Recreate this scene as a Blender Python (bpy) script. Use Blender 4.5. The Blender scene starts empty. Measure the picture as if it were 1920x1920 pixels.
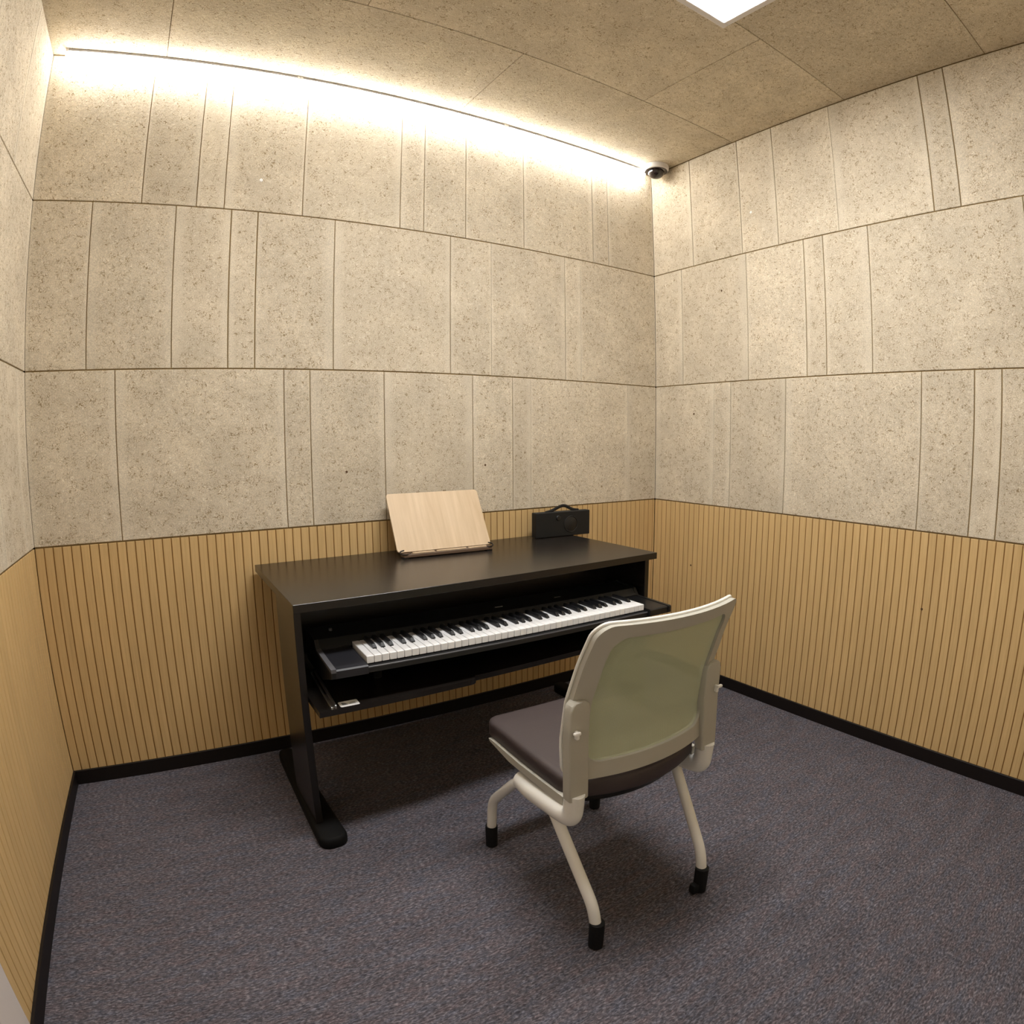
import bpy, bmesh, math, random
from mathutils import Vector, Matrix

# ------------------------------------------------------------------ camera
SC = bpy.context.scene
COL = SC.collection
PI = math.pi
cam_d = bpy.data.cameras.new('camera')
cam = bpy.data.objects.new('camera', cam_d)
COL.objects.link(cam)
# measured from the photograph: a wide lens with barrel distortion
c_r = Vector((0.8470671797, -0.5314560938, -0.0056225908))
c_u = Vector((0.0685981245, 0.0988331263, 0.9927367780))
c_f = Vector((0.5270403120, 0.8413004419, -0.1201751889))
M = Matrix.Identity(4)
for i in range(3):
    M[i][0] = c_r[i]; M[i][1] = c_u[i]; M[i][2] = -c_f[i]
M[0][3], M[1][3], M[2][3] = -2.371917, -2.333528, 1.225404
cam.matrix_world = M
cam_d.type = 'PANO'
cam_d.sensor_fit = 'HORIZONTAL'
cam_d.sensor_width = 36.0
cam_d.sensor_height = 36.0
cam_d.lens = 18.0
cam_d.clip_start = 0.01
try:
    pc = cam_d
    pc.panorama_type = 'FISHEYE_LENS_POLYNOMIAL'
except AttributeError:
    pc = cam_d.cycles
    pc.panorama_type = 'FISHEYE_LENS_POLYNOMIAL'
pc.fisheye_fov = math.radians(179)
pc.fisheye_polynomial_k0 = 0.0
pc.fisheye_polynomial_k1 = -0.04644880786
pc.fisheye_polynomial_k2 = -1.99448973e-05
pc.fisheye_polynomial_k3 = 9.37383144e-06
pc.fisheye_polynomial_k4 = -1.05142204e-07
SC.camera = cam

# ------------------------------------------------------------------ world, light, exposure
world = bpy.data.worlds.new('world'); SC.world = world
world.use_nodes = True
world.node_tree.nodes['Background'].inputs[0].default_value = (0.02, 0.02, 0.02, 1)
world.node_tree.nodes['Background'].inputs[1].default_value = 0.0
SC.view_settings.view_transform = 'Standard'
SC.view_settings.look = 'None'
SC.view_settings.gamma = 1.0
SC.view_settings.use_curve_mapping = False
SC.view_settings.exposure = 2.17
SC.cycles.max_bounces = 7
SC.cycles.diffuse_bounces = 4
PANEL_GLOW = 9.2       # ceiling panel lamp
BATTEN_GLOW = 12.0      # LED battens over the back wall

# ------------------------------------------------------------------ room sizes (metres)
W = 2.8406
Z0, ZB, Z1, Z2, Z3, ZC = 0.0, 0.057, 0.90, 1.50, 2.102, 2.679
DEPTH = 2.62
SKEW = math.atan2(0.046, 2.0)
random.seed(4)

# ------------------------------------------------------------------ materials
def srgb(r, g, b):
    f = lambda c: (c / 255 / 12.92) if c / 255 <= 0.04045 else ((c / 255 + 0.055) / 1.055) ** 2.4
    return (f(r), f(g), f(b), 1.0)

def mat(name, col, rough=0.5, metal=0.0, spec=0.5):
    m = bpy.data.materials.new(name); m.use_nodes = True
    b = m.node_tree.nodes['Principled BSDF']
    b.inputs['Base Color'].default_value = col
    b.inputs['Roughness'].default_value = rough
    b.inputs['Metallic'].default_value = metal
    b.inputs['Specular IOR Level'].default_value = spec
    return m

class NT:
    def __init__(s, m):
        s.t = m.node_tree; s.b = s.t.nodes['Principled BSDF']
    def n(s, kind, **kw):
        x = s.t.nodes.new(kind)
        for k, v in kw.items():
            setattr(x, k, v)
        return x
    def l(s, a, b): s.t.links.new(a, b)
    def coord(s, scale=(1, 1, 1), rot=(0, 0, 0), kind='Object', obj_offset=False):
        tc = s.n('ShaderNodeTexCoord')
        src = tc.outputs[kind]
        if obj_offset:
            oi = s.n('ShaderNodeObjectInfo')
            ml = s.n('ShaderNodeMath', operation='MULTIPLY'); ml.inputs[1].default_value = 37.0
            s.l(oi.outputs['Random'], ml.inputs[0])
            ad = s.n('ShaderNodeVectorMath', operation='ADD')
            s.l(src, ad.inputs[0]); s.l(ml.outputs[0], ad.inputs[1])
            src = ad.outputs[0]
        mp = s.n('ShaderNodeMapping')
        mp.inputs['Scale'].default_value = scale; mp.inputs['Rotation'].default_value = rot
        s.l(src, mp.inputs['Vector'])
        return mp.outputs['Vector']
    def noise(s, vec, scale, detail=2.0, rough=0.5, dist=0.0):
        x = s.n('ShaderNodeTexNoise')
        x.inputs['Scale'].default_value = scale; x.inputs['Detail'].default_value = detail
        x.inputs['Roughness'].default_value = rough; x.inputs['Distortion'].default_value = dist
        s.l(vec, x.inputs['Vector'])
        return x.outputs['Fac']
    def ramp(s, fac, stops):
        x = s.n('ShaderNodeValToRGB')
        e = x.color_ramp.elements
        while len(e) < len(stops): e.new(0.5)
        for i, (p, c) in enumerate(stops):
            e[i].position = p; e[i].color = c if len(c) == 4 else (*c, 1)
        s.l(fac, x.inputs['Fac'])
        return x.outputs['Color']
    def gray(s, fac, stops):
        return s.ramp(fac, [(p, (v, v, v, 1)) for p, v in stops])
    def mix(s, fac, a, b, mode='MIX'):
        x = s.n('ShaderNodeMix', data_type='RGBA', blend_type=mode)
        if isinstance(fac, float): x.inputs[0].default_value = fac
        else: s.l(fac, x.inputs[0])
        for v, i in ((a, 6), (b, 7)):
            if isinstance(v, tuple): x.inputs[i].default_value = v
            else: s.l(v, x.inputs[i])
        return x.outputs[2]
    def bump(s, h, strength=0.3, dist=0.001):
        x = s.n('ShaderNodeBump'); x.inputs['Strength'].default_value = strength
        x.inputs['Distance'].default_value = dist
        s.l(h, x.inputs['Height']); s.l(x.outputs[0], s.b.inputs['Normal'])
    def col(s, c): s.l(c, s.b.inputs['Base Color'])

def m_fibre(name, base, dark, light):
    m = mat(name, base, 0.95, 0, 0.1); t = NT(m)
    v = t.coord(obj_offset=True)
    # squiggly fibres: ridges of a noise field, broken up by a second field
    n1 = t.noise(v, 115, 0.0, 0.4, 0.5)
    ridge = t.gray(n1, [(0.44, 0), (0.475, 1), (0.525, 1), (0.56, 0)])
    gate = t.gray(t.noise(v, 45, 1.0, 0.6), [(0.42, 0), (0.60, 1)])
    dk = t.n('ShaderNodeMath', operation='MULTIPLY'); t.l(ridge, dk.inputs[0]); t.l(gate, dk.inputs[1])
    v2 = t.coord(scale=(1.0, 1.0, 1.0), rot=(0.4, 0.9, 1.3), obj_offset=True)
    n2 = t.noise(v2, 120, 0.0, 0.4, 0.5)
    ridge2 = t.gray(n2, [(0.44, 0), (0.48, 1), (0.52, 1), (0.56, 0)])
    gate2 = t.gray(t.noise(v2, 60, 1.0), [(0.44, 0), (0.60, 1)])
    lt = t.n('ShaderNodeMath', operation='MULTIPLY'); t.l(ridge2, lt.inputs[0]); t.l(gate2, lt.inputs[1])
    big = t.gray(t.noise(v, 7, 1.0), [(0.3, 0.91), (0.7, 1.06)])
    at = t.n('ShaderNodeAttribute'); at.attribute_name = 'pressed'
    keep = t.n('ShaderNodeMath', operation='MULTIPLY_ADD'); keep.inputs[1].default_value = -0.75; keep.inputs[2].default_value = 1.0
    t.l(at.outputs['Fac'], keep.inputs[0])
    dk2 = t.n('ShaderNodeMath', operation='MULTIPLY'); t.l(dk.outputs[0], dk2.inputs[0]); t.l(keep.outputs[0], dk2.inputs[1])
    lt2 = t.n('ShaderNodeMath', operation='MULTIPLY'); t.l(lt.outputs[0], lt2.inputs[0]); t.l(keep.outputs[0], lt2.inputs[1])
    pf = t.n('ShaderNodeMath', operation='MULTIPLY'); pf.inputs[1].default_value = 0.30
    t.l(at.outputs['Fac'], pf.inputs[0])
    c = t.mix(pf.outputs[0], base, light)
    c = t.mix(lt2.outputs[0], c, light)
    c = t.mix(dk2.outputs[0], c, dark)
    fine = t.gray(t.noise(v, 320, 0.0), [(0.3, 0.86), (0.7, 1.10)])
    c = t.mix(1.0, c, big, 'MULTIPLY')
    c = t.mix(1.0, c, fine, 'MULTIPLY')
    oi = t.n('ShaderNodeObjectInfo')
    tone = t.gray(oi.outputs['Random'], [(0.0, 0.93), (1.0, 1.04)])
    c = t.mix(1.0, c, tone, 'MULTIPLY')
    t.col(c)
    h = t.n('ShaderNodeMath', operation='SUBTRACT'); t.l(n1, h.inputs[0]); t.l(dk.outputs[0], h.inputs[1])
    t.bump(h.outputs[0], 0.35, 0.0015)
    return m

M_PANEL = m_fibre('fibre_wall_panel', srgb(208, 196, 174), srgb(158, 140, 112), srgb(226, 217, 199))
M_CEIL = m_fibre('fibre_ceiling_panel', srgb(212, 199, 175), srgb(164, 146, 116), srgb(229, 220, 202))
M_CORE = mat('panel_joint_core', srgb(150, 128, 90), 0.9, 0, 0.1)

def m_slat():
    m = mat('slat_veneer', srgb(186, 150, 96), 0.55, 0, 0.3); t = NT(m)
    v = t.coord(scale=(60, 60, 2.0), obj_offset=True)
    g = t.noise(v, 3.0, 4.0, 0.6)
    c = t.ramp(g, [(0.25, srgb(196, 164, 112)), (0.75, srgb(214, 183, 131))])
    v2 = t.coord(scale=(1, 1, 0.2), kind='Object', obj_offset=True)
    c = t.mix(1.0, c, t.gray(t.noise(v2, 6, 2), [(0.3, 0.94), (0.7, 1.05)]), 'MULTIPLY')
    t.col(c)
    return m
M_SLAT = m_slat()
M_GROOVE = mat('slat_groove', srgb(128, 92, 46), 0.8, 0, 0.1)
M_BASE = mat('black_skirting', srgb(22, 16, 14), 0.5, 0, 0.3)

def m_carpet():
    m = mat('carpet_pile', srgb(84, 78, 82), 1.0, 0, 0.05); t = NT(m)
    v = t.coord(scale=(1, 2.6, 1))
    a = t.noise(v, 85, 3.0, 0.65, 0.4)
    c = t.ramp(a, [(0.28, srgb(56, 55, 57)), (0.50, srgb(90, 89, 91)), (0.72, srgb(140, 138, 140))])
    v2 = t.coord(scale=(1, 3.0, 1))
    hue = t.noise(v2, 16, 3.0, 0.6)
    c2 = t.ramp(hue, [(0.35, srgb(124, 127, 134)), (0.5, srgb(128, 126, 128)), (0.65, srgb(134, 126, 126))])
    c = t.mix(1.0, c, c2, 'MULTIPLY')
    c = t.mix(1.0, c, (4.4, 4.35, 4.6, 1), 'MULTIPLY')
    big = t.gray(t.noise(v2, 5, 3.0), [(0.3, 0.88), (0.7, 1.1)])
    c = t.mix(1.0, c, big, 'MULTIPLY')
    t.col(c)
    t.bump(a, 0.8, 0.004)
    return m
M_CARPET = m_carpet()

def m_desk():
    m = mat('black_laminate', srgb(30, 26, 23), 0.27, 0, 0.5); t = NT(m)
    v = t.coord(scale=(3, 60, 60))
    t.bump(t.noise(v, 6, 3), 0.06, 0.0004)
    return m
M_DESK = m_desk()
M_FOOT = mat('black_foot_cover', srgb(10, 10, 10), 0.75, 0, 0.2)
M_BLACKM = mat('black_powder_metal', srgb(16, 16, 16), 0.5, 0, 0.4)
M_RAIL = mat('zinc_rail', srgb(170, 170, 168), 0.35, 0.9)
M_KBODY = mat('piano_black_plastic', srgb(17, 17, 19), 0.42, 0, 0.5)
M_CHEEK_LIT = mat('piano_cheek_lit', srgb(34, 34, 39), 0.45, 0, 0.5)  # black plastic lightened: light from above painted into the left cheek
M_KEND = mat('piano_end_trim', srgb(92, 92, 96), 0.35, 0, 0.5)
M_WKEY = mat('white_key_plastic', srgb(240, 240, 240), 0.3, 0, 0.5)
M_BKEY = mat('black_key_plastic', srgb(20, 20, 22), 0.35, 0, 0.5)
M_WHITEP = mat('white_paper', srgb(235, 235, 232), 0.6)
M_INK = mat('grey_ink', srgb(110, 110, 112), 0.7)
M_CHAIRF = mat('chair_ivory_plastic', srgb(178, 175, 164), 0.5, 0, 0.4)
M_CHAIRT = mat('chair_white_steel', srgb(238, 237, 232), 0.25, 0, 0.5)
M_RUBBER = mat('black_rubber', srgb(12, 12, 12), 0.7, 0, 0.3)
M_LAMPW = mat('white_lamp_metal', srgb(226, 222, 220), 0.5)
M_LAMPG = mat('grey_lamp_metal', srgb(150, 150, 150), 0.5)
M_SPK = mat('black_speaker_vinyl', srgb(20, 20, 19), 0.6, 0, 0.4)
M_SPK2 = mat('black_speaker_grille', srgb(20, 20, 20), 0.45, 0, 0.5)
M_DOOR = mat('door_grey_white', srgb(214, 206, 202), 0.45)

def m_leather():
    m = mat('seat_leather', srgb(66, 57, 57), 0.5, 0, 0.4); t = NT(m)
    t.bump(t.noise(t.coord(), 260, 2), 0.25, 0.0008)
    return m
M_LEATHER = m_leather()

def m_mesh():
    m = mat('green_mesh_fabric', srgb(150, 152, 112), 0.8, 0, 0.2); t = NT(m)
    v = t.coord()
    w1 = t.n('ShaderNodeTexWave', wave_type='BANDS', bands_direction='X'); w1.inputs['Scale'].default_value = 130
    w2 = t.n('ShaderNodeTexWave', wave_type='BANDS', bands_direction='Z'); w2.inputs['Scale'].default_value = 130
    t.l(v, w1.inputs['Vector']); t.l(v, w2.inputs['Vector'])
    h = t.n('ShaderNodeMath', operation='MAXIMUM'); t.l(w1.outputs['Fac'], h.inputs[0]); t.l(w2.outputs['Fac'], h.inputs[1])
    c = t.ramp(h.outputs[0], [(0.2, srgb(160, 167, 138)), (0.9, srgb(194, 200, 170))])
    t.col(c)
    t.bump(h.outputs[0], 0.3, 0.0006)
    t.b.inputs['Alpha'].default_value = 0.88     # open weave
    return m
M_MESH = m_mesh()

def m_wood():
    m = mat('pale_beech', srgb(222, 192, 150), 0.5, 0, 0.4); t = NT(m)
    v = t.coord(scale=(16, 16, 1.2))
    c = t.ramp(t.noise(v, 2.2, 4, 0.6, 0.4), [(0.3, srgb(188, 164, 132)), (0.7, srgb(206, 184, 154))])
    t.col(c)
    return m
M_BEECH = m_wood()
M_DARKWOOD = mat('dark_stand_base', srgb(98, 78, 62), 0.5)
M_WIRE = mat('dark_wire', srgb(40, 34, 30), 0.35, 0.6)
M_DOME = mat('smoked_dome', srgb(36, 26, 26), 0.08, 0, 0.6)
M_NAIL = mat('nail_rust', srgb(84, 58, 30), 0.8)

def m_glow(name, col, strength):
    m = bpy.data.materials.new(name); m.use_nodes = True
    nt = m.node_tree; nt.nodes.clear()
    e = nt.nodes.new('ShaderNodeEmission'); o = nt.nodes.new('ShaderNodeOutputMaterial')
    e.inputs[0].default_value = col; e.inputs[1].default_value = strength
    nt.links.new(e.outputs[0], o.inputs[0])
    return m
M_GLOWP = m_glow('panel_lamp_glow', (1.0, 0.99, 0.98, 1), PANEL_GLOW)
M_GLOWB = m_glow('batten_glow', (1.0, 0.99, 0.98, 1), BATTEN_GLOW)

# ------------------------------------------------------------------ mesh helpers
class MB:
    def __init__(s): s.bm = bmesh.new(); s.mi = 0
    def _f(s, vs):
        try:
            f = s.bm.faces.new(vs); f.material_index = s.mi; return f
        except ValueError:
            return None
    def box(s, x0, x1, y0, y1, z0, z1, bev=0.0, seg=1):
        v = [s.bm.verts.new((x, y, z)) for z in (z0, z1) for y in (y0, y1) for x in (x0, x1)]
        fs = [s._f([v[i] for i in q]) for q in ((0, 2, 3, 1), (4, 5, 7, 6), (0, 1, 5, 4), (2, 6, 7, 3), (0, 4, 6, 2), (1, 3, 7, 5))]
        if bev > 0:
            ed = list({e for f in fs for e in f.edges})
            r = bmesh.ops.bevel(s.bm, geom=ed, offset=bev, segments=seg, affect='EDGES', profile=0.5)
            for f in r['faces']: f.material_index = s.mi
        return s
    def prism(s, prof, x0, x1, axis='x'):
        # prof: list of 2D points (a, b); extruded along axis
        mk = {'x': lambda t, a, b: (t, a, b), 'y': lambda t, a, b: (a, t, b), 'z': lambda t, a, b: (a, b, t)}[axis]
        A = [s.bm.verts.new(mk(x0, a, b)) for a, b in prof]; B = [s.bm.verts.new(mk(x1, a, b)) for a, b in prof]
        n = len(prof)
        for i in range(n): s._f([A[i], A[(i + 1) % n], B[(i + 1) % n], B[i]])
        s._f(A[::-1]); s._f(B)
        return s
    def loft(s, rings, cap=True):
        R = [[s.bm.verts.new(p) for p in r] for r in rings]; n = len(rings[0])
        for a, b in zip(R[:-1], R[1:]):
            for i in range(n): s._f([a[i], a[(i + 1) % n], b[(i + 1) % n], b[i]])
        if cap: s._f(R[0][::-1]); s._f(R[-1])
        return s
    def tube(s, pts, rad, n=12, scale=(1, 1)):
        pts = [Vector(p) for p in pts]
        rads = rad if isinstance(rad, (list, tuple)) else [rad] * len(pts)
        T = []
        for i in range(len(pts)):
            a = pts[max(i - 1, 0)]; b = pts[min(i + 1, len(pts) - 1)]
            T.append((b - a).normalized())
        up = Vector((1, 0, 0)) if abs(T[0].x) < 0.9 else Vector((0, 0, 1))
        N = (up - T[0] * up.dot(T[0])).normalized()
        rings = []
        for i, p in enumerate(pts):
            N = (N - T[i] * N.dot(T[i])).normalized(); B = T[i].cross(N)
            rings.append([p + (N * math.cos(2 * PI * k / n) * scale[0] + B * math.sin(2 * PI * k / n) * scale[1]) * rads[i] for k in range(n)])
        return s.loft(rings)
    def lathe(s, prof, n=24, o=(0, 0, 0), flip=1):
        rings = [[(o[0] + r * math.cos(2 * PI * k / n), o[1] + r * math.sin(2 * PI * k / n), o[2] + z * flip) for k in range(n)] for r, z in prof]
        return s.loft(rings)
    def torus(s, c, R, r, axis='y', n=28, m=8):
        rings = []
        for i in range(n):
            a = 2 * PI * i / n; ring = []
            for k in range(m):
                b = 2 * PI * k / m; q = R + r * math.cos(b)
                if axis == 'y': ring.append((c[0] + q * math.cos(a), c[1] + r * math.sin(b), c[2] + q * math.sin(a)))
                else: ring.append((c[0] + q * math.cos(a), c[1] + q * math.sin(a), c[2] + r * math.sin(b)))
            rings.append(ring)
        rings.append(rings[0])
        return s.loft(rings, cap=False)
    def mesh(s, name, mats, smooth=False, angle=40):
        bmesh.ops.remove_doubles(s.bm, verts=s.bm.verts, dist=1e-6)
        bmesh.ops.recalc_face_normals(s.bm, faces=s.bm.faces)
        me = bpy.data.meshes.new(name)
        if smooth:
            for f in s.bm.faces: f.smooth = True
            for e in s.bm.edges:
                if len(e.link_faces) == 2 and e.calc_face_angle(0) > math.radians(angle): e.smooth = False
        s.bm.to_mesh(me); s.bm.free()
        for m in (mats if isinstance(mats, (list, tuple)) else [mats]): me.materials.append(m)
        return me
    def obj(s, name, mats, parent=None, smooth=False, loc=None, rz=None, angle=40):
        return link(name, s.mesh(name, mats, smooth, angle), parent, loc, rz)

def link(name, me, parent=None, loc=None, rz=None):
    o = bpy.data.objects.new(name, me); COL.objects.link(o)
    if parent: o.parent = parent
    if loc: o.location = loc
    if rz: o.rotation_euler = (0, 0, rz)
    return o

def thing(name, label, cat, loc=(0, 0, 0), rz=0, group=None):
    o = bpy.data.objects.new(name, None); COL.objects.link(o)
    o.empty_display_size = 0.05
    o.location = loc; o.rotation_euler = (0, 0, rz)
    o['label'] = label; o['category'] = cat
    if group: o['group'] = group
    return o

def struct(o, label=None, cat=None):
    o['kind'] = 'structure'
    if label: o['label'] = label
    if cat: o['category'] = cat
    return o

def smooth_path(pts, r=0.04, n=6):
    # polyline with rounded corners
    P = [Vector(p) for p in pts]; out = [P[0]]
    for i in range(1, len(P) - 1):
        a, b, c = P[i - 1], P[i], P[i + 1]
        d = min(r, (a - b).length * 0.45, (c - b).length * 0.45)
        p0 = b + (a - b).normalized() * d; p2 = b + (c - b).normalized() * d
        for k in range(n + 1):
            t = k / n
            out.append(p0 * (1 - t) ** 2 + b * 2 * t * (1 - t) + p2 * t * t)
    out.append(P[-1])
    return out

def rrect(w0, w1, h0, h1, r, seg=6, edge=1):
    # rounded rectangle outline in 2D, counter-clockwise, with subdivided edges
    C = [(w1 - r, h0 + r, -PI / 2), (w1 - r, h1 - r, 0), (w0 + r, h1 - r, PI / 2), (w0 + r, h0 + r, PI)]
    out = []
    for i, (cx, cy, a) in enumerate(C):
        for k in range(seg + 1):
            t = a + PI / 2 * k / seg
            out.append((cx + r * math.cos(t), cy + r * math.sin(t)))
        nx, ny, na = C[(i + 1) % 4]
        q = (nx + r * math.cos(na), ny + r * math.sin(na)); p = out[-1]
        for k in range(1, edge): out.append((p[0] + (q[0] - p[0]) * k / edge, p[1] + (q[1] - p[1]) * k / edge))
    return out

# ------------------------------------------------------------------ the room shell
fl = MB().box(-W - 0.25, 0.12, -DEPTH - 0.12, 0.12, -0.05, 0.0).obj('floor', M_CARPET)
struct(fl, 'dark grey and purple flecked carpet floor', 'floor')

PT = 0.005     # panel thickness; panels face the room at wall-local y = 0
SLAT_P = 0.0325

def panel_mesh(w, h, m, bl, br):
    """fibre board w wide, h high, centred; its upright edges are pressed smoother over bl / br metres"""
    b = MB(); e = 0.0016
    def sec(x, i):
        return [(x, -PT, -h / 2), (x, -PT, h / 2), (x, -e - i, h / 2), (x, -i, h / 2 - e), (x, -i, -h / 2 + e), (x, -e - i, -h / 2)]
    b.loft([sec(-w / 2, e), sec(-w / 2 + e, 0), sec(-w / 2 + bl * 0.5, 0), sec(-w / 2 + bl, 0), sec(w / 2 - br, 0), sec(w / 2 - br * 0.5, 0), sec(w / 2 - e, 0), sec(w / 2, e)])
    me = b.mesh('acoustic_panel', m)
    a = me.attributes.new('pressed', 'FLOAT', 'POINT')
    a.data.foreach_set('value', [1.0 if (v.co.x < -w / 2 + bl * 0.75 or v.co.x > w / 2 - br * 0.75) else 0.0 for v in me.vertices])
    return me

def make_wall(name, label, loc, rz, length, sgn, rows, slat_end, thick_lo=0.0):
    """rows: list of (z0, z1, joints); wall-local x = sgn * distance from the back corner, y = into the room."""
    lo, hi = (0, length) if sgn > 0 else (-length, 0)
    w = MB()
    w.box(lo, hi, -0.10, -PT, 0, ZC + 0.02)
    wall = w.obj(name, M_CORE, None, loc=loc, rz=rz)
    struct(wall, label, 'wall')
    for z0, z1, joints in rows:
        J = [0.0] + [j for j, _ in joints] + [length]
        G = [0.0] + [g for _, g in joints] + [0.0]
        for i in range(len(J) - 1):
            a, b = J[i], J[i + 1]
            x0, x1 = (a + G[i], b - G[i + 1])
            if sgn < 0: x0, x1 = -x1, -x0
            wd = x1 - x0; k = min(0.3 * wd, 0.05)
            me = panel_mesh(wd, z1 - z0 - 0.0044, M_PANEL, random.choice((0.25, 0.6, 1.0)) * k, random.choice((0.25, 0.4, 0.9)) * k)
            link('acoustic_panel', me, wall, ((x0 + x1) / 2, 0, (z0 + z1) / 2))
    # wainscot: grooved upright slats over a darker core
    g = MB().box(lo if sgn > 0 else -slat_end, slat_end if sgn > 0 else hi, -PT + 0.0005, -PT + 0.0025, 0.0, Z1 - 0.004)
    g.obj('wainscot_core', M_GROOVE, wall)
    hz = (Z1 - 0.003 - 0.02) / 2
    sm = MB().box(-SLAT_P / 2 + 0.0017, SLAT_P / 2 - 0.0017, -PT + 0.001, -0.0005, -hz, hz, 0.0012).mesh('slat', M_SLAT)
    n = int(slat_end / SLAT_P)
    rest = slat_end - n * SLAT_P           # a narrower slat fills the back corner
    if rest > 0.004:
        nm = MB().box(-rest / 2, rest / 2 - 0.0017, -PT + 0.001, -0.0005, -hz, hz, 0.0012).mesh('slat', M_SLAT)
        link('slat', nm, wall, (sgn * rest / 2, 0, 0.02 + hz))
    for i in range(n):
        link('slat', sm, wall, (sgn * (rest + (i + 0.5) * SLAT_P), 0, 0.02 + hz))
    return wall

N_, F_ = 0.0016, 0.0006       # ordinary joint, faint joint
back_rows = [
    (Z3, ZC, [(0.324, N_), (0.425, N_), (0.836, N_), (1.139, N_), (1.338, N_), (1.445, N_), (1.853, N_), (2.153, N_), (2.256, N_), (2.455, N_)]),
    (Z2, Z3, [(0.51, F_), (0.604, N_), (1.011, F_), (1.212, N_), (1.72, N_), (2.024, 0.0022), (2.124, 0.0022), (2.328, N_), (2.628, N_)]),
    (Z1, Z2, [(0.205, F_), (0.805, F_), (0.903, N_), (1.106, N_), (1.51, N_), (1.813, N_), (1.914, N_), (2.527, N_)]),
]
wall_back = make_wall('wall_back', 'beige fibre panelled wall with slatted wainscot behind the desk', (0, 0, 0), PI, W, 1, back_rows, W)
right_rows = [
    (Z3, ZC, [(0.279, N_), (0.587, N_), (0.79, N_), (1.094, F_), (1.51, 0.0022), (1.616, 0.0022), (2.2, N_)]),
    (Z2, Z3, [(0.195, N_), (0.604, N_), (0.917, 0.0020), (1.013, 0.0020), (1.223, N_), (1.845, N_), (2.25, N_)]),
    (Z1, Z2, [(0.398, F_), (0.50, N_), (0.807, N_), (1.428, N_), (1.634, 0.0022), (1.735, 0.0022), (2.3, N_)]),
]
wall_right = make_wall('wall_right', 'beige fibre panelled wall with slatted wainscot next to the dome camera', (0, 0, 0), PI / 2, DEPTH, -1, right_rows, DEPTH)
left_rows = [
    (Z3, ZC, [(0.313, N_), (0.727, N_), (1.33, N_), (1.95, N_)]),
    (Z2, Z3, [(0.62, N_), (1.12, N_), (1.73, N_)]),
    (Z1, Z2, [(0.117, N_), (0.384, N_), (0.98, N_), (1.6, N_)]),
]
DOOR_Y = 1.228
wall_left = make_wall('wall_left', 'beige fibre panelled wall with the door frame in it', (-W, 0, 0), -PI / 2 - SKEW, DEPTH, 1, left_rows, DOOR_Y)
wf = MB().box(-W - 0.2, 0.1, -DEPTH - 0.1, -DEPTH, 0, ZC).obj('wall_front', M_PANEL)
struct(wf, 'plain beige wall behind the camera', 'wall')

# ceiling of fibre boards
ce = MB().box(-W - 0.25, 0.12, -DEPTH - 0.12, 0.12, ZC + PT, ZC + 0.06).obj('ceiling', M_CORE)
struct(ce, 'ceiling of beige fibre boards', 'ceiling')
yr = [0.0, -0.565, -1.178, -1.79, -2.402, -DEPTH]
xe = -W - 0.2
for r in range(len(yr) - 1):
    js = [0.0, -1.20, -2.42, xe] if r % 2 == 0 else [0.0, -0.595, -1.81, xe]
    for a, b in zip(js[:-1], js[1:]):
        cx, cy = (a + b) / 2, (yr[r] + yr[r + 1]) / 2
        hx, hy = abs(a - b) / 2 - 0.0012, abs(yr[r] - yr[r + 1]) / 2 - 0.0012
        me = MB().box(-hx, hx, -hy, hy, 0, PT, 0.0014).mesh('ceiling_board', M_CEIL)
        link('ceiling_board', me, ce, (cx, cy, ZC))

# black skirting
def skirting(name, wall_loc, rz, x0, x1, label):
    o = MB().box(x0, x1, 0.0, 0.009, 0.0, ZB, 0.001).obj(name, M_BASE, None, loc=wall_loc, rz=rz)
    return struct(o, label, 'baseboard')
skirting('baseboard_back', (0, 0, 0), PI, 0.009, W - 0.009, 'black baseboard under the desk wall')
skirting('baseboard_right', (0, 0, 0), PI / 2, -DEPTH, 0.0, 'black baseboard along the wall next to the chair')
skirting('baseboard_left', (-W, 0, 0), -PI / 2 - SKEW, 0.0, DOOR_Y, 'black baseboard ending at the door frame')

# door in the left wall: only the foot of its frame shows
dr = MB().box(DOOR_Y + 0.12, DOOR_Y + 0.95, 0.0, 0.012, 0.005, 2.05, 0.002).obj('door_1', M_DOOR, None, loc=(-W, 0, 0), rz=-PI / 2 - SKEW)
struct(dr, 'pale grey door in the panelled wall', 'door')
df = MB()
df.box(DOOR_Y, DOOR_Y + 0.12, -0.002, 0.016, 0, 2.10, 0.002)
df.box(DOOR_Y + 0.95, DOOR_Y + 1.0, -0.002, 0.016, 0, 2.10, 0.002)
df.box(DOOR_Y + 0.12, DOOR_Y + 0.95, -0.002, 0.016, 2.05, 2.10, 0.002)
df.obj('door_frame', M_DOOR, dr)
dh = MB(); dh.lathe([(0.024, 0), (0.024, 0.006), (0.01, 0.008), (0.01, 0.05)], 16)
hd = dh.obj('door_handle', M_RAIL, dr, True); hd.location = (DOOR_Y + 0.88, 0.012, 1.0); hd.rotation_euler = (-PI / 2, 0, 0)

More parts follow.
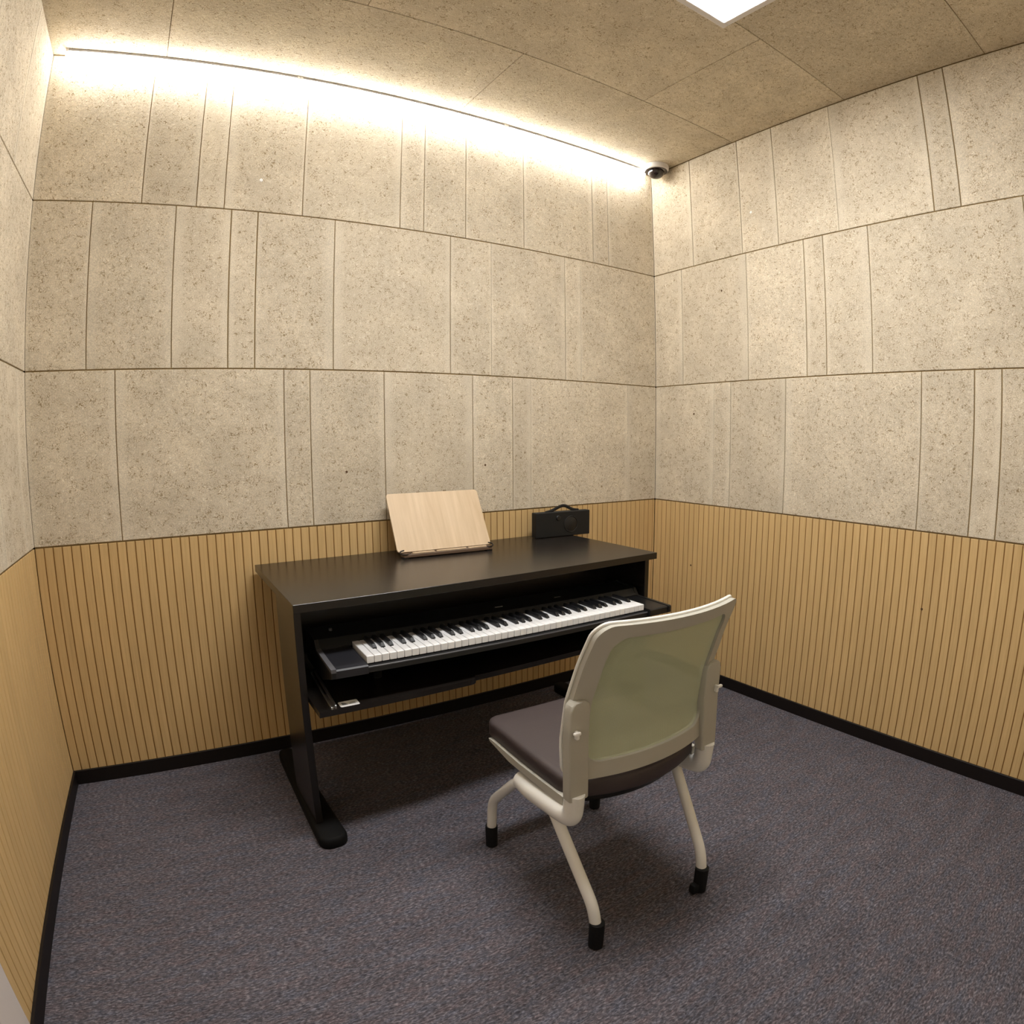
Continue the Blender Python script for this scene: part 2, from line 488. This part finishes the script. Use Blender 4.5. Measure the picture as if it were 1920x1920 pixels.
# nail marks left in the boards
def nail(wall, x, z, r=0.005):
    o = MB().lathe([(r, 0), (r * 0.8, 0.0006)], 10).obj('nail_mark', M_NAIL, wall)
    o.location = (x, 0.0, z); o.rotation_euler = (-PI / 2, 0, 0)
NAILS_BACK = [(1.673, 1.103), (1.047, 1.109)]
NAILS_RIGHT = [(-1.484, 0.604), (-0.272, 0.581), (-0.454, 1.945), (-0.269, 1.351)]
for x, z in NAILS_BACK: nail(wall_back, x, z)
for x, z in NAILS_RIGHT: nail(wall_right, x, z)
for wl, x, z in ((wall_back, 2.019, 2.231), (wall_right, -0.647, 2.293)):
    o = MB().lathe([(0.007, 0), (0.005, 0.0008)], 7).obj('paint_fleck', M_WHITEP, wl)
    o.location = (x, 0.0, z); o.rotation_euler = (-PI / 2, 0, 0)

# ------------------------------------------------------------------ lamps and camera on the ceiling
pl = thing('panel_lamp', 'slim rectangular LED panel with white frame on the ceiling', 'ceiling lamp', (-1.400, -1.297, ZC))
LX, LY, FW = 0.643, 0.160, 0.026
f = MB()
f.box(-LX, LX, -LY, -LY + FW, -0.016, 0, 0.002); f.box(-LX, LX, LY - FW, LY, -0.016, 0, 0.002)
f.box(-LX, -LX + FW, -LY + FW, LY - FW, -0.016, 0, 0.002); f.box(LX - FW, LX, -LY + FW, LY - FW, -0.016, 0, 0.002)
f.obj('frame', M_LAMPW, pl)
MB().box(-LX + FW, LX - FW, -LY + FW, LY - FW, -0.0135, -0.004).obj('diffuser', M_GLOWP, pl)

BL = [(-2.790, -1.905, 'glowing white LED batten at the end of the row nearest the door wall'),
      (-1.903, -0.960, 'glowing white LED batten in the middle of the row along the wall top'),
      (-0.958, -0.085, 'glowing white LED batten at the end of the row beside the dome camera')]
for x0, x1, lb in BL:
    t = thing('led_batten', lb, 'lamp', ((x0 + x1) / 2, -0.034, ZC), 0, 'LED battens along the top of the back wall')
    h = (x1 - x0) / 2
    MB().box(-h, h, -0.016, 0.016, -0.010, 0.0, 0.001).obj('housing', M_LAMPG, t)
    prof = [(-0.0145, -0.010)] + [(0.0145 * math.cos(a), -0.010 - 0.024 * abs(math.sin(a))) for a in [PI + PI * k / 10 for k in range(1, 10)]] + [(0.0145, -0.010)]
    MB().prism(prof, -h + 0.001, h - 0.001).obj('diffuser', M_GLOWB, t)
    for sg in (-1, 1):
        MB().box(sg * h - 0.010 * (sg > 0), sg * h + 0.010 * (sg < 0), -0.0175, 0.0175, -0.013, 0.0, 0.001).obj('end_clip', M_LAMPW, t)

dc = thing('dome_camera', 'white based security camera with smoked dome in the ceiling corner', 'security camera', (-0.072, -0.110, ZC))
MB().lathe([(0.067, 0), (0.069, 0.008), (0.067, 0.024), (0.060, 0.028), (0.0, 0.028)], 32, flip=-1).obj('base', M_LAMPW, dc, True)
MB().lathe([(0.060, 0.027), (0.060, 0.031), (0.043, 0.033)] + [(0.043 * math.cos(a), 0.033 + 0.035 * math.sin(a)) for a in [PI / 2 * k / 8 for k in range(1, 8)]] + [(0.001, 0.068)], 32, flip=-1).obj('dome', M_DOME, dc, True, angle=60)

# ------------------------------------------------------------------ desk
ZT = 0.776
DY = math.radians(0.78)
dk = thing('computer_desk', 'black laminate desk with pull-out tray against the slatted wall', 'desk', (-2.047, -0.667, 0), DY)
DWI, DDE = 1.409, 0.640      # local x to the right, y to the wall
MB().box(0, DWI, 0, DDE, ZT - 0.025, ZT, 0.0008).obj('desk_top', M_DESK, dk)
for x in (0.007, DWI - 0.029):
    MB().box(x, x + 0.022, 0.036, 0.285, 0.038, ZT - 0.025, 0.001).obj('side_panel', M_DESK, dk)
    cx = x + 0.011 + (0.020 if x < 0.5 else -0.020)
    rings = []
    for z, ins in ((0.0, 0.002), (0.004, 0.0), (0.026, 0.0), (0.033, 0.003), (0.037, 0.010)):
        rr = []
        for a, b in rrect(-0.047 + ins, 0.047 - ins, -0.062 + ins, 0.60 - ins, 0.036 - ins * 0.9, 6):
            rr.append((cx + a * (1.0 - 0.32 * max(0.0, (b + 0.062) / 0.66)), b, z))
        rings.append(rr)
    MB().loft(rings).obj('foot', M_FOOT, dk, True)
MB().box(0.029, DWI - 0.029, 0.268, 0.284, 0.36, ZT - 0.025).obj('modesty_panel', M_DESK, dk)
for x in (0.030, DWI - 0.090):
    MB().box(x, x + 0.06, 0.10, 0.268, ZT - 0.030, ZT - 0.025).obj('cleat', M_BLACKM, dk)
# tray
TZ = 0.478
tr = MB().prism([(0.031, -0.078), (0.520, -0.078), (0.534, -0.074), (0.543, -0.066), (0.547, -0.054), (DWI - 0.031, -0.054), (DWI - 0.031, 0.262), (0.031, 0.262)], TZ - 0.018, TZ, 'z').obj('keyboard_tray', M_DESK, dk)
for x, rz in ((0.070, -4.0), (1.318, 0.0)):
    s1 = MB()
    s1.box(0.008, 0.014, 0.004, 0.30, 0.0, 0.011, 0.001)
    s1.box(-0.004, 0.001, 0.0, 0.30, 0.0, 0.008, 0.001)
    s1.box(0.001, 0.008, 0.010, 0.11, 0.0, 0.004)
    s1.obj('slide_rail', M_RAIL, tr, loc=(x, -0.078, TZ), rz=math.radians(rz))
for xi in (0.029, DWI - 0.029 - 0.004):
    MB().box(xi, xi + 0.004, 0.17, 0.262, TZ, TZ + 0.14, 0.001).obj('tray_bracket', M_BLACKM, dk)
st = MB()
st.prism(rrect(-0.029, 0.029, -0.0185, 0.0185, 0.005, 4), 0, 0.0006, 'z')
st.mi = 1
st.prism([(-0.021, -0.007), (-0.004, -0.007), (-0.010, 0.004), (-0.016, 0.009), (-0.021, 0.009)], 0.0006, 0.0008, 'z')
st.box(0.000, 0.020, -0.006, -0.003, 0.0006, 0.0008); st.box(0.004, 0.020, 0.003, 0.005, 0.0006, 0.0008)
so = st.obj('label_sticker', [M_WHITEP, M_INK], tr, loc=(0.126, -0.055, TZ), rz=math.radians(-1))
so['label'] = 'small white sticker with grey print'

# ------------------------------------------------------------------ digital piano: 76 keys, E to G
kb = thing('digital_piano', 'black digital piano with 76 keys on the desk tray', 'keyboard', (-1.858, -0.724, 0), math.radians(-1.35))
KW = 0.0235; NW = 45; KL = KW * NW; KT = 0.613
low = [(-0.018, 0.570), (0.060, 0.540), (0.085, 0.530), (0.300, 0.526)]
XL0, XR0 = -0.100, KL + 0.095
b = MB()
b.prism([(-0.016, 0.588), (-0.018, 0.570), (0.060, 0.540), (0.085, 0.530), (0.151, 0.5287), (0.151, 0.588)], -0.004, KL + 0.004)
b.prism([(0.1515, 0.5287), (0.300, 0.526), (0.300, 0.628), (0.285, 0.634), (0.172, 0.627), (0.1515, 0.604)], XL0, XR0)
b.obj('body', M_KBODY, kb)
for x0, x1 in ((XL0, -0.0045), (KL + 0.0045, XR0)):
    MB().prism([(-0.026, 0.598), (-0.030, 0.594), (-0.030, 0.572), (0.060, 0.540), (0.085, 0.530), (0.151, 0.5287), (0.151, 0.600)], x0, x1).obj('cheek_block', M_CHEEK_LIT if x0 < 0 else M_KBODY, kb)
for x0, x1 in ((XL0 - 0.014, XL0 - 0.001), (XR0 + 0.001, XR0 + 0.014)):
    ec = MB().prism([(-0.030, 0.600), (-0.034, 0.597), (-0.034, 0.574)] + low[1:] + [(0.302, 0.630), (0.285, 0.636), (0.170, 0.628), (0.150, 0.602)], x0, x1).obj('end_cap', M_KBODY, kb)
    if x0 < 0:
        MB().prism([(-0.036, 0.592), (-0.036, 0.603), (0.150, 0.606), (0.150, 0.600)], x0 - 0.001, x1 + 0.001).obj('trim_strip', M_KEND, ec)
MB().box(-0.004, KL + 0.004, -0.017, -0.011, 0.583, 0.588, 0.001).obj('key_slip', M_KEND, kb)
wk = MB().box(0.0009, KW - 0.0009, 0, 0.150, KT - 0.022, KT, 0.0010).mesh('white_key', M_WKEY)
bkm = MB()
B0 = [(-0.0065, 0, KT - 0.004), (0.0065, 0, KT - 0.004), (0.0065, 0.095, KT - 0.004), (-0.0065, 0.095, KT - 0.004)]
B1 = [(-0.0060, 0.001, KT + 0.004), (0.0060, 0.001, KT + 0.004), (0.0060, 0.095, KT + 0.004), (-0.0060, 0.095, KT + 0.004)]
B2 = [(-0.0047, 0.012, KT + 0.012), (0.0047, 0.012, KT + 0.012), (0.0047, 0.095, KT + 0.012), (-0.0047, 0.095, KT + 0.012)]
bk = bkm.loft([B0, B1, B2]).mesh('black_key', M_BKEY)
notes = 'CDEFGAB'
for i in range(NW):
    link('white_key', wk, kb, (i * KW, 0, 0))
    nn = notes[(i + 2) % 7]
    if nn in 'CDFGA' and i < NW - 1:
        off = {'C': -0.0025, 'D': 0.0025, 'F': -0.003, 'G': 0, 'A': 0.003}[nn]
        link('black_key', bk, kb, ((i + 1) * KW + off, 0.053, 0))
for x0, w in ((0.545, 0.030), (0.800, 0.028)):
    lg = MB().box(x0, x0 + w, 0, 0.006, -0.0002, 0.0006).obj('logo_print', M_LAMPG, kb)
    lg.location = (0, 0.215, 0.6295); lg.rotation_euler = (math.radians(4), 0, 0)
kn = MB().lathe([(0.006, 0), (0.006, 0.007), (0.0045, 0.009)], 12).obj('volume_knob', M_KEND, kb); kn.location = (-0.045, 0.235, 0.6300)
for x in (0.08, KL - 0.08):
    for y in (0.16, 0.27):
        MB().lathe([(0.014, 0), (0.015, 0.050)], 12).obj('rubber_foot', M_RUBBER, kb, loc=(x, y, TZ))

# ------------------------------------------------------------------ book stand and speaker on the desk
bs = thing('book_stand', 'pale wooden book stand leaning back on the black desk', 'book stand', (-1.337, -0.207, ZT), math.radians(-2.6))
LEAN = math.radians(31)       # from the vertical
HB, WB = 0.250, 0.200
br = MB()
outl = rrect(-WB, WB, 0.0, HB, 0.012, 5)
br.loft([[(a, 0.0, c) for a, c in outl], [(a, 0.007, c) for a, c in outl]])
bo = br.obj('board', M_BEECH, bs); bo.location = (0, 0.020, 0.020); bo.rotation_euler = (-LEAN, 0, 0)
MB().box(-0.186, 0.190, -0.014, 0.030, 0.003, 0.016, 0.002).obj('base_ledge', M_DARKWOOD, bs)
for x0, x1 in ((-0.15, -0.06), (-0.05, 0.075), (0.085, 0.165)):
    MB().box(x0, x1, -0.013, -0.003, 0.016, 0.022, 0.001).obj('ledge_strip', M_BEECH, bs)
for sx in (-1, 1):
    c = MB(); X = 0.178 * sx
    c.tube(smooth_path([(X - 0.022 * sx, -0.002, 0.016), (X, -0.016, 0.016), (X + 0.018 * sx, -0.010, 0.018), (X + 0.020 * sx, 0.004, 0.026), (X + 0.002 * sx, 0.004, 0.030)], 0.008, 4), 0.0028, 8)
    c.obj('page_clip', M_WIRE, bs, True)
    MB().box(X - 0.012, X + 0.012, -0.012, 0.012, 0.0, 0.004).obj('rubber_pad', M_RUBBER, bs)
sl = MB().box(-0.03, 0.03, 0.0, 0.006, 0.0, 0.152).obj('support_leg', M_BEECH, bs); sl.location = (0, 0.155, 0.002); sl.rotation_euler = (math.radians(17), 0, 0)

sp = thing('portable_speaker', 'black box shaped portable speaker with carry handle at the desk end', 'speaker', (-0.704, -0.115, ZT), math.radians(-4))
MB().box(-0.146, 0.146, 0.0, 0.040, 0.002, 0.115, 0.003, 2).obj('cabinet', M_SPK, sp)
for x in (-0.10, 0.03):
    MB().box(x, x + 0.03, 0.006, 0.036, 0.0, 0.003).obj('rubber_foot', M_RUBBER, sp)
sg_ = MB(); sg_.torus((0.040, -0.001, 0.056), 0.036, 0.0022); sg_.obj('speaker_ring', M_SPK2, sp, True)
cone = MB().lathe([(0.035, 0.0), (0.030, 0.002), (0.012, 0.003), (0.001, 0.0045)], 28).obj('speaker_cone', M_SPK2, sp, True); cone.location = (0.040, 0.0, 0.056); cone.rotation_euler = (PI / 2, 0, 0)
kk = MB().lathe([(0.011, 0.0), (0.011, 0.004), (0.009, 0.006), (0.001, 0.006)], 18).obj('tuning_knob', M_SPK2, sp, True); kk.location = (-0.030, 0.0, 0.088); kk.rotation_euler = (PI / 2, 0, 0)
MB().tube(smooth_path([(-0.085, 0.02, 0.113), (-0.060, 0.02, 0.117), (0.0, 0.02, 0.140), (0.020, 0.02, 0.140), (0.065, 0.02, 0.118), (0.095, 0.02, 0.115)], 0.03, 6), 0.004, 8, (1.8, 0.6)).obj('handle', M_SPK, sp, True)

# ------------------------------------------------------------------ chair
ch = thing('mesh_back_chair', 'white framed chair with green mesh back and dark padded seat', 'chair', (-1.392, -1.200, 0), math.radians(-1.9))
def y_edge(z):
    K = [(0.40, -0.172), (0.47, -0.165), (0.56, -0.156), (0.66, -0.166), (0.76, -0.198), (0.86, -0.242)]
    for (a, ya), (b_, yb) in zip(K[:-1], K[1:]):
        if z <= b_: return ya + (yb - ya) * (z - a) / (b_ - a)
    return K[-1][1]
HWB = 0.220
def back_y(x, z):
    return y_edge(z) - (1 - min(1, (x / HWB) ** 2)) * 0.045
def taper(x, z):
    sc = 1.03 - 0.06 * ((z - 0.585) / 0.27) ** 2
    return x * sc + 0.012 * max(0.0, (z - 0.50) / 0.35)
out_o = rrect(-HWB, HWB, 0.466, 0.851, 0.034, 8, 14)
out_i = rrect(-HWB + 0.042, HWB - 0.042, 0.506, 0.820, 0.034, 8, 14)
def P3(a, z, dy): return (taper(a, z), back_y(a, z) + dy, z)
fr = MB(); FT = 0.008
rings = [[P3(a, z, -FT) for a, z in out_i], [P3(a, z, -FT) for a, z in out_o], [P3(a * 1.004, z, 0) for a, z in out_o], [P3(a, z, FT) for a, z in out_o], [P3(a, z, FT) for a, z in out_i]]
rings.append(rings[0])
fr.loft(rings, cap=False)
fr.obj('back_frame', M_CHAIRF, ch, True, angle=50)
rim = MB(); rim.tube([P3(a * 1.003, z + (0.002 if z > 0.8 else 0), FT + 0.004) for a, z in out_o] + [P3(a * 1.003, z, FT + 0.004) for a, z in out_o[:1]], 0.0042, 8)
rim.obj('frame_rim', M_CHAIRT, ch, True)
me_ = MB(); rows = []
for j in range(29):
    z = 0.498 + (0.828 - 0.498) * j / 28
    wz = HWB - 0.034
    e = min(z - 0.498, 0.828 - z)
    if e < 0.04: wz -= 0.04 - math.sqrt(max(0, 0.04 ** 2 - (0.04 - e) ** 2))
    rows.append([me_.bm.verts.new((taper(wz * (-1 + i / 12), z), back_y(wz * (-1 + i / 12), z) + 0.001, z)) for i in range(25)])
for a, b2 in zip(rows[:-1], rows[1:]):
    for i in range(24): me_._f([a[i], a[i + 1], b2[i + 1], b2[i]])
me_.obj('back_mesh', M_MESH, ch, True)
for sx in (-1, 1):
    # cover plate that carries the back
    u = MB(); rr = []
    for z, hw, dy in ((0.427, 0.0250, 0.0), (0.429, 0.0270, 0.0), (0.48, 0.0270, 0.002), (0.57, 0.0270, 0.006), (0.650, 0.0265, 0.004), (0.664, 0.0225, 0.003), (0.670, 0.015, 0.003)):
        yc = -0.190 + dy
        rr.append([(0.211 * sx + a, yc + q, z) for a, q in rrect(-hw, hw, -0.011, 0.018, 0.005, 4)])
    u.loft(rr)
    up = u.obj('back_upright', M_CHAIRF, ch, True, angle=35)
    k = MB(); k.box(0.222 * sx - 0.0045, 0.222 * sx + 0.0045, -0.205, -0.190, 0.586, 0.606, 0.003, 2); k.box(0.226 * sx - 0.009, 0.226 * sx + 0.009, -0.210, -0.201, 0.599, 0.607, 0.003, 2)
    k.obj('tilt_knob', M_CHAIRT, up, True)
    # bent thick tube under the seat
    tb = MB(); X = 0.213 * sx
    tb.tube(smooth_path([(X * 0.97, 0.062, 0.343), (X, 0.010, 0.345), (X, -0.125, 0.358), (X, -0.180, 0.368), (X, -0.186, 0.440)], 0.045, 8), 0.0265, 16, (0.85, 1.0))
    tb.obj('side_tube', M_CHAIRT, ch, True)
    fl_ = MB(); fl_.tube(smooth_path([(X * 0.98, -0.02, 0.338), (X * 0.98, 0.075, 0.334), (0.200 * sx, 0.236, 0.176), (0.197 * sx, 0.250, 0.060)], 0.04, 8), 0.0145, 14)
    lg = fl_.obj('front_leg', M_CHAIRT, ch, True)
    MB().lathe([(0.012, 0.0), (0.018, 0.004), (0.019, 0.066), (0.0185, 0.076), (0.0135, 0.077)], 18, o=(0.197 * sx, 0.251, 0)).obj('foot_cap', M_RUBBER, lg, True)
    rl = MB(); rl.tube(smooth_path([(X * 0.97, -0.075, 0.350), (X * 0.96, -0.092, 0.332), (0.185 * sx, -0.240, 0.125), (0.182 * sx, -0.255, 0.060)], 0.045, 8), 0.0150, 14)
    lg = rl.obj('rear_leg', M_CHAIRT, ch, True)
    MB().lathe([(0.012, 0.0), (0.019, 0.004), (0.0195, 0.072), (0.019, 0.082), (0.0135, 0.083)], 18, o=(0.181 * sx, -0.256, 0)).obj('foot_cap', M_RUBBER, lg, True)
    if sx > 0:
        MB().box(0.146, 0.170, -0.268, -0.246, 0.004, 0.036, 0.006, 2).obj('heel_tab', M_RUBBER, lg, True)
    rb = MB()
    rb.prism([(-0.150, 0.386), (0.10, 0.384), (0.205, 0.398), (0.212, 0.404), (0.19, 0.406), (0.05, 0.404), (-0.150, 0.412)], X - 0.008, X + 0.006)
    rb.obj('seat_rail', M_CHAIRF, ch)
# seat
def seat_outline(ins, n=14):
    pts = []
    o = rrect(-0.214 + ins, 0.214 - ins, -0.150 + ins, 0.248 - ins, 0.036 - ins * 0.8, 8, 10)
    for a, q in o:
        if q < 0.0: q -= 0.060 * (1 - (a / 0.214) ** 2) * min(1.0, -q / 0.12)
        pts.append((a, q))
    return pts
rings = []
for z, ins in ((0.402, 0.012), (0.404, 0.004), (0.410, 0.0), (0.441, 0.0), (0.448, 0.002), (0.4525, 0.008), (0.4545, 0.02), (0.456, 0.07)):
    rings.append([(a, q, z) for a, q in seat_outline(min(ins, 0.035))] if ins < 0.04 else [(a * 0.6, 0.02 + q * 0.6, z) for a, q in seat_outline(0.035)])
MB().loft(rings).obj('seat_cushion', M_LEATHER, ch, True, angle=60)
rings = [[(a * s_, q * s_ + 0.005, z) for a, q in seat_outline(0.012)] for z, s_ in ((0.366, 0.86), (0.372, 0.92), (0.392, 0.97), (0.403, 0.985))]
MB().loft(rings).obj('seat_pan', M_BLACKM, ch, True)
MB().tube([(-0.205, 0.02, 0.345), (0.205, 0.02, 0.345)], 0.013, 12).obj('cross_bar', M_BLACKM, ch, True)
MB().tube([(-0.205, -0.09, 0.350), (0.205, -0.09, 0.350)], 0.013, 12).obj('cross_bar', M_BLACKM, ch, True)
